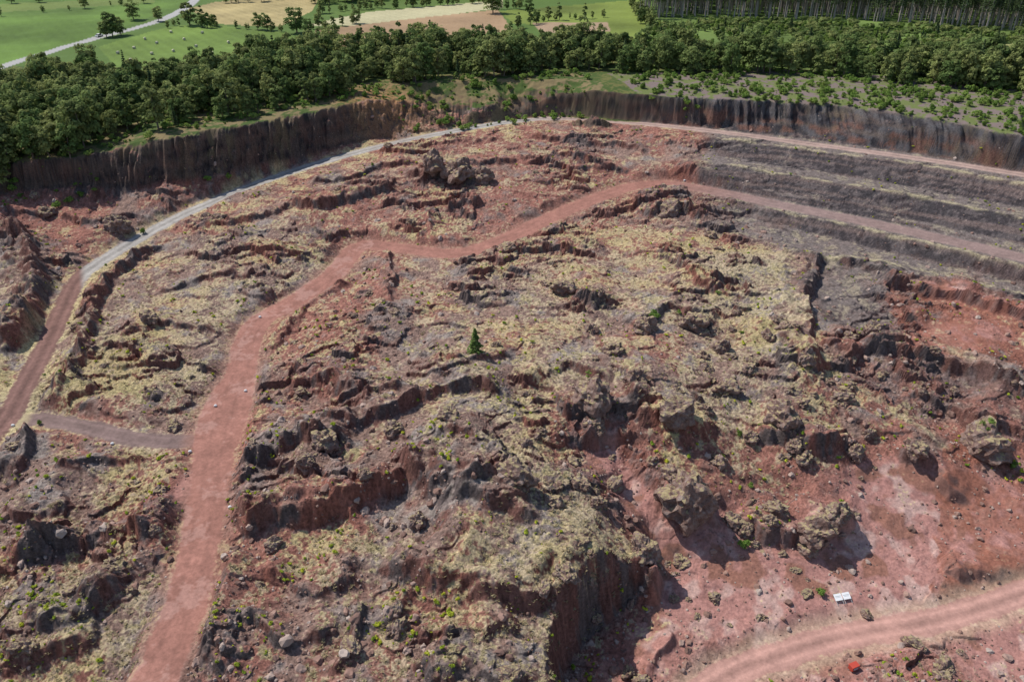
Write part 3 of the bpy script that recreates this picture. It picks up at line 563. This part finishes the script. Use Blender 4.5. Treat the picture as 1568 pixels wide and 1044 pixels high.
W=np.concatenate([inside(4000),inside(900,840,1360,460,860)]); xq,yq=W[:,0],W[:,1]; zq,_,_,gq,rq,dq,sq,aq,Nq=terrain(xq,yq,True); onroad=np.min([i_[0]-i_[3] for i_ in Nq['info']],axis=0)
nn_=len(xq); extra=np.arange(nn_)>nn_-900
th_=np.where(extra,.2,.36)
k=(onroad>2)&(dq<.5)&((sq<.6)|extra)&(fbm(xq,yq,10,2,251)+.2*Nq['oc']+.2*rng.random(nn_)>th_); kk=np.concatenate([np.nonzero(k&~extra)[0][:240],np.nonzero(k&extra)[0][:130]])
scatter('outcrop_rocks',np.stack([xq,yq,zq-.2],1)[kk],(.35+.6*rng.random(len(kk))+1.4*rng.random(len(kk))**4)[:,None]*np.stack([1+.5*rng.random(len(kk)),np.ones(len(kk)),.7+.5*rng.random(len(kk))],1),rng.integers(0,7,len(kk)),BM,.3)
WV=[bush('weed_%d'%i,H=.5,R=.5,nb=4,nl=26,leaf=.12,mat=M_weed) for i in range(3)]
W=inside(14000); xq,yq=W[:,0],W[:,1]; zq,_,_,gq,rq,dq,sq,aq,Nq=terrain(xq,yq,True); onroad=np.min([i_[0]-i_[3] for i_ in Nq['info']],axis=0)
k=(onroad>.3)&(fbm(xq,yq,12,2,241)+.25*rng.random(len(xq))>.2)&(sq<.5); kk=np.nonzero(k)[0][:2600]
scatter('green_weeds',np.stack([xq,yq,zq],1)[kk],.35+.9*rng.random(len(kk))**2,rng.integers(0,3,len(kk)),WV)
# ------------------------------------------------------------------ boulders
BL=[(1505,684,60),(905,612,62),(1040,645,52),(1110,600,38),(1200,645,48),(1216,686,24),(1050,770,78),(1250,822,46),(1280,790,42),(790,738,52),(890,745,28),(916,772,22),(985,848,48),(972,582,32),(988,506,34),(1030,730,32),(880,706,20),(1400,690,30),(1310,696,24),(500,678,42),(700,262,42),(665,272,34),(738,270,30),(1030,318,36),(1086,362,20),(760,530,14),(1080,632,26),(470,712,30),(770,706,20),(1432,542,16),(1327,941,15),(862,446,36),(1105,536,26),(940,538,30),(1150,672,22),(1330,668,20),(1410,605,12),(270,655,20),(230,490,26),(180,350,30),(75,330,20),(640,800,26),(420,835,24),(600,660,28),(690,640,34),(1060,500,40),(1180,800,20),(1235,840,36),(1460,600,14),(1470,1000,10)]
for i,(u,v,w) in enumerate(BL):
    x_,y_,z_=place(u,v); dist=math.sqrt(x_*x_+y_*y_+(95-z_)**2); s_=w/FPX*dist*.53
    o=obj('lava_boulder',BM[i%7],(x_,y_,z_+s_*.25)); o.scale=(s_*1.05,s_*(.8+.2*rng.random()),s_*(.8+.25*rng.random())); o.rotation_euler=(rng.normal()*.2,rng.normal()*.2,rng.random()*6.28)
x_,y_,z_=place(728,542); o=obj('pine_tree',spruce('pine_tree',6.2,2.3,1100,.04,M_pine),(x_,y_,z_)); 
LP=[(900,570,2.2,'birch_sapling'),(1512,640,4.,'birch_sapling'),(1530,640,3.,'birch_sapling')]
for u,v,h_,nm in LP:
    if v==640:      # growing on top of the big boulder
        bx_,by_,bz_=place(1505,684); x_,y_,z_=bx_+(.5 if u>1515 else -.4),by_+.2,bz_+3.2
    else: x_,y_,z_=place(u,v+10)
    o=obj(nm,broadleaf(nm,H=10,R=3.2,nb=9,nl=40,leaf=.5,mat=M_bush),(x_,y_,z_)); o.scale=(h_/10,)*3
for i,(u,v,s_) in enumerate([(220,357,1.1),(318,278,1.2),(1002,488,1.3),(1132,668,.8),(1140,838,1.1),(1256,910,.8),(1550,715,1.),(1098,450,.6),(1040,480,.6),(570,255,.7),(350,265,1),(690,205,.5),(1395,512,.5),(1210,268,.5),(1150,745,.6),(60,650,.6)]):
    x_,y_,z_=place(u,v); o=obj('shrub',BV[i%3],(x_,y_,z_)); o.scale=(s_*.75,)*3; o.rotation_euler[2]=i
# ------------------------------------------------------------------ small man-made things
def box(B,c,s_,m,taper=1.0):
    c=np.array(c);sx_,sy_,sz_=[q/2 for q in s_]; v=[(-sx_,-sy_,-sz_),(sx_,-sy_,-sz_),(sx_,sy_,-sz_),(-sx_,sy_,-sz_)]+[(a*sx_*taper,b_*sy_*taper,sz_) for a,b_ in ((-1,-1),(1,-1),(1,1),(-1,1))]
    B.add(np.array(v)+c,[(3,2,1,0),(4,5,6,7),(0,1,5,4),(1,2,6,5),(2,3,7,6),(3,0,4,7)],1.,m)
M_white=plain('white_paint',(.75,.75,.74),.5,.04); M_glass=plain('dark_glass',(.03,.035,.04),.1,.1); M_tyre=plain('rubber',(.02,.02,.02)); M_red=plain('red_paint',(.40,.06,.04),.6,.12); M_met=plain('galvanised_metal',(.35,.36,.37),.5); M_wrap=plain('straw',(.50,.46,.33),.8,.15)
def car(name,u,v,u2,v2,paint):
    B=MB(); box(B,(0,0,.62),(4.3,1.75,.5),0,.96); box(B,(-.15,0,1.1),(2.5,1.6,.5),1,.8); box(B,(-.15,0,1.37),(1.95,1.3,.05),0,.95); box(B,(1.6,0,.9),(1.0,1.6,.1),0,.9)
    for sx_ in(-1.35,1.35):
        for sy_ in(-.82,.82): B.tube((sx_,sy_-.1,.33),(sx_,sy_+.1,.33),.33,.33,2,12)
    me=B.mesh(name,[paint,M_glass,M_tyre]); x_,y_=sv(u,v,25); x2,y2=sv(u2,v2,25); z_=float(terrain(np.array([x_]),np.array([y_]))[0]); o=obj(name,me,(x_,y_,z_+.03)); o.rotation_euler[2]=math.atan2(y2-y_,x2-x_)
car('white_car',152,56,240,36,M_white); 
B=MB(); 
for i in range(5): B.tube((-.6+.24*i,0,.66),(-.6+.24*(i+1),0,.66),[.62,.68,.7,.69,.67][i],[.68,.7,.69,.67,.62][i],0,18)
B.tube((-.59,0,.66),(-.61,0,.66),.62,.3,0,18); hb=B.mesh('hay_bale',[M_wrap])
for i,(u,v) in enumerate([(205,72),(222,60),(240,66),(262,50),(282,60),(180,80),(232,80),(265,76),(300,70),(325,82),(350,66),(310,52),(200,90),(245,92),(380,78)]):
    x_,y_=sv(u,v,25.3); z_=float(terrain(np.array([x_]),np.array([y_]))[0]); o=obj('hay_bale',hb,(x_,y_,z_)); o.rotation_euler[2]=i*2.1
# two white notice panels on short posts, leaning far back
x_,y_,z_=place(1292,922); B=MB()
for q in(-.78,.78):
    box(B,(q,0,1.15),(1.4,.06,1.2),0); box(B,(q,-.035,1.3),(1.1,.01,.08),1); box(B,(q,-.035,1.1),(.9,.01,.05),1)
    for e_ in(-.6,.6): B.tube((q+e_,.06,-.2),(q+e_,.06,1.75),.04,.04,1)
o=obj('notice_board',B.mesh('notice_board',[M_white,M_met]),(x_,y_-.4,z_+.35)); o.rotation_euler=(math.radians(-66),0,math.radians(12))
x_,y_,z_=place(1306,1025); B=MB(); box(B,(0,0,.75),(1.4,.9,.9),0); box(B,(0,0,1.23),(1.55,1.05,.07),0,.92); box(B,(0,-.46,.75),(.9,.02,.5),1)
for a_ in(-.6,.6):
    for b_ in(-.35,.35): B.tube((a_,b_,-.2),(a_,b_,.32),.05,.05,1)
o=obj('red_utility_box',B.mesh('red_utility_box',[M_red,M_met]),(x_,y_,z_)); o.rotation_euler[2]=.4
stm=rockmesh('white_marker_stone',2,91,M_white,.2)
for u,v in [(376,599),(352,777),(291,692),(1048,277),(172,680),(330,622),(20,652),(398,486)]:
    x_,y_,z_=place(u,v); o=obj('white_marker_stone',stm,(x_,y_,z_+.2)); o.scale=(.4,.3,.3)
# ------------------------------------------------------------------ light, sky, camera
az=math.radians(-60); el=math.radians(53)
ts=Vector((math.sin(az)*math.cos(el),math.cos(az)*math.cos(el),math.sin(el)))
l=bpy.data.lights.new('sun','SUN'); l.energy=5.0; l.angle=math.radians(.5); l.color=(1,.955,.88); o=bpy.data.objects.new('sun',l); bpy.context.scene.collection.objects.link(o); o.rotation_euler=ts.to_track_quat('Z','Y').to_euler()
w=bpy.data.worlds.new('World'); bpy.context.scene.world=w; w.use_nodes=True; nt=w.node_tree; sk=nt.nodes.new('ShaderNodeTexSky'); sk.sky_type='NISHITA'; sk.sun_disc=False; sk.sun_elevation=el; sk.sun_rotation=az; sk.altitude=400; nt.links.new(sk.outputs[0],nt.nodes['Background'].inputs[0]); nt.nodes['Background'].inputs[1].default_value=.14
cd=bpy.data.cameras.new('camera'); cd.sensor_width=36; cd.lens=FPX/1568*36; cd.clip_start=1; cd.clip_end=20000
co_=bpy.data.objects.new('camera',cd); bpy.context.scene.collection.objects.link(co_); co_.location=(0,0,CZ); co_.rotation_euler=(math.radians(60),0,0); bpy.context.scene.camera=co_
sc_=bpy.context.scene; sc_.view_settings.view_transform='Standard'; sc_.view_settings.look='None'; sc_.view_settings.exposure=0
print('done',time.time()-T0)
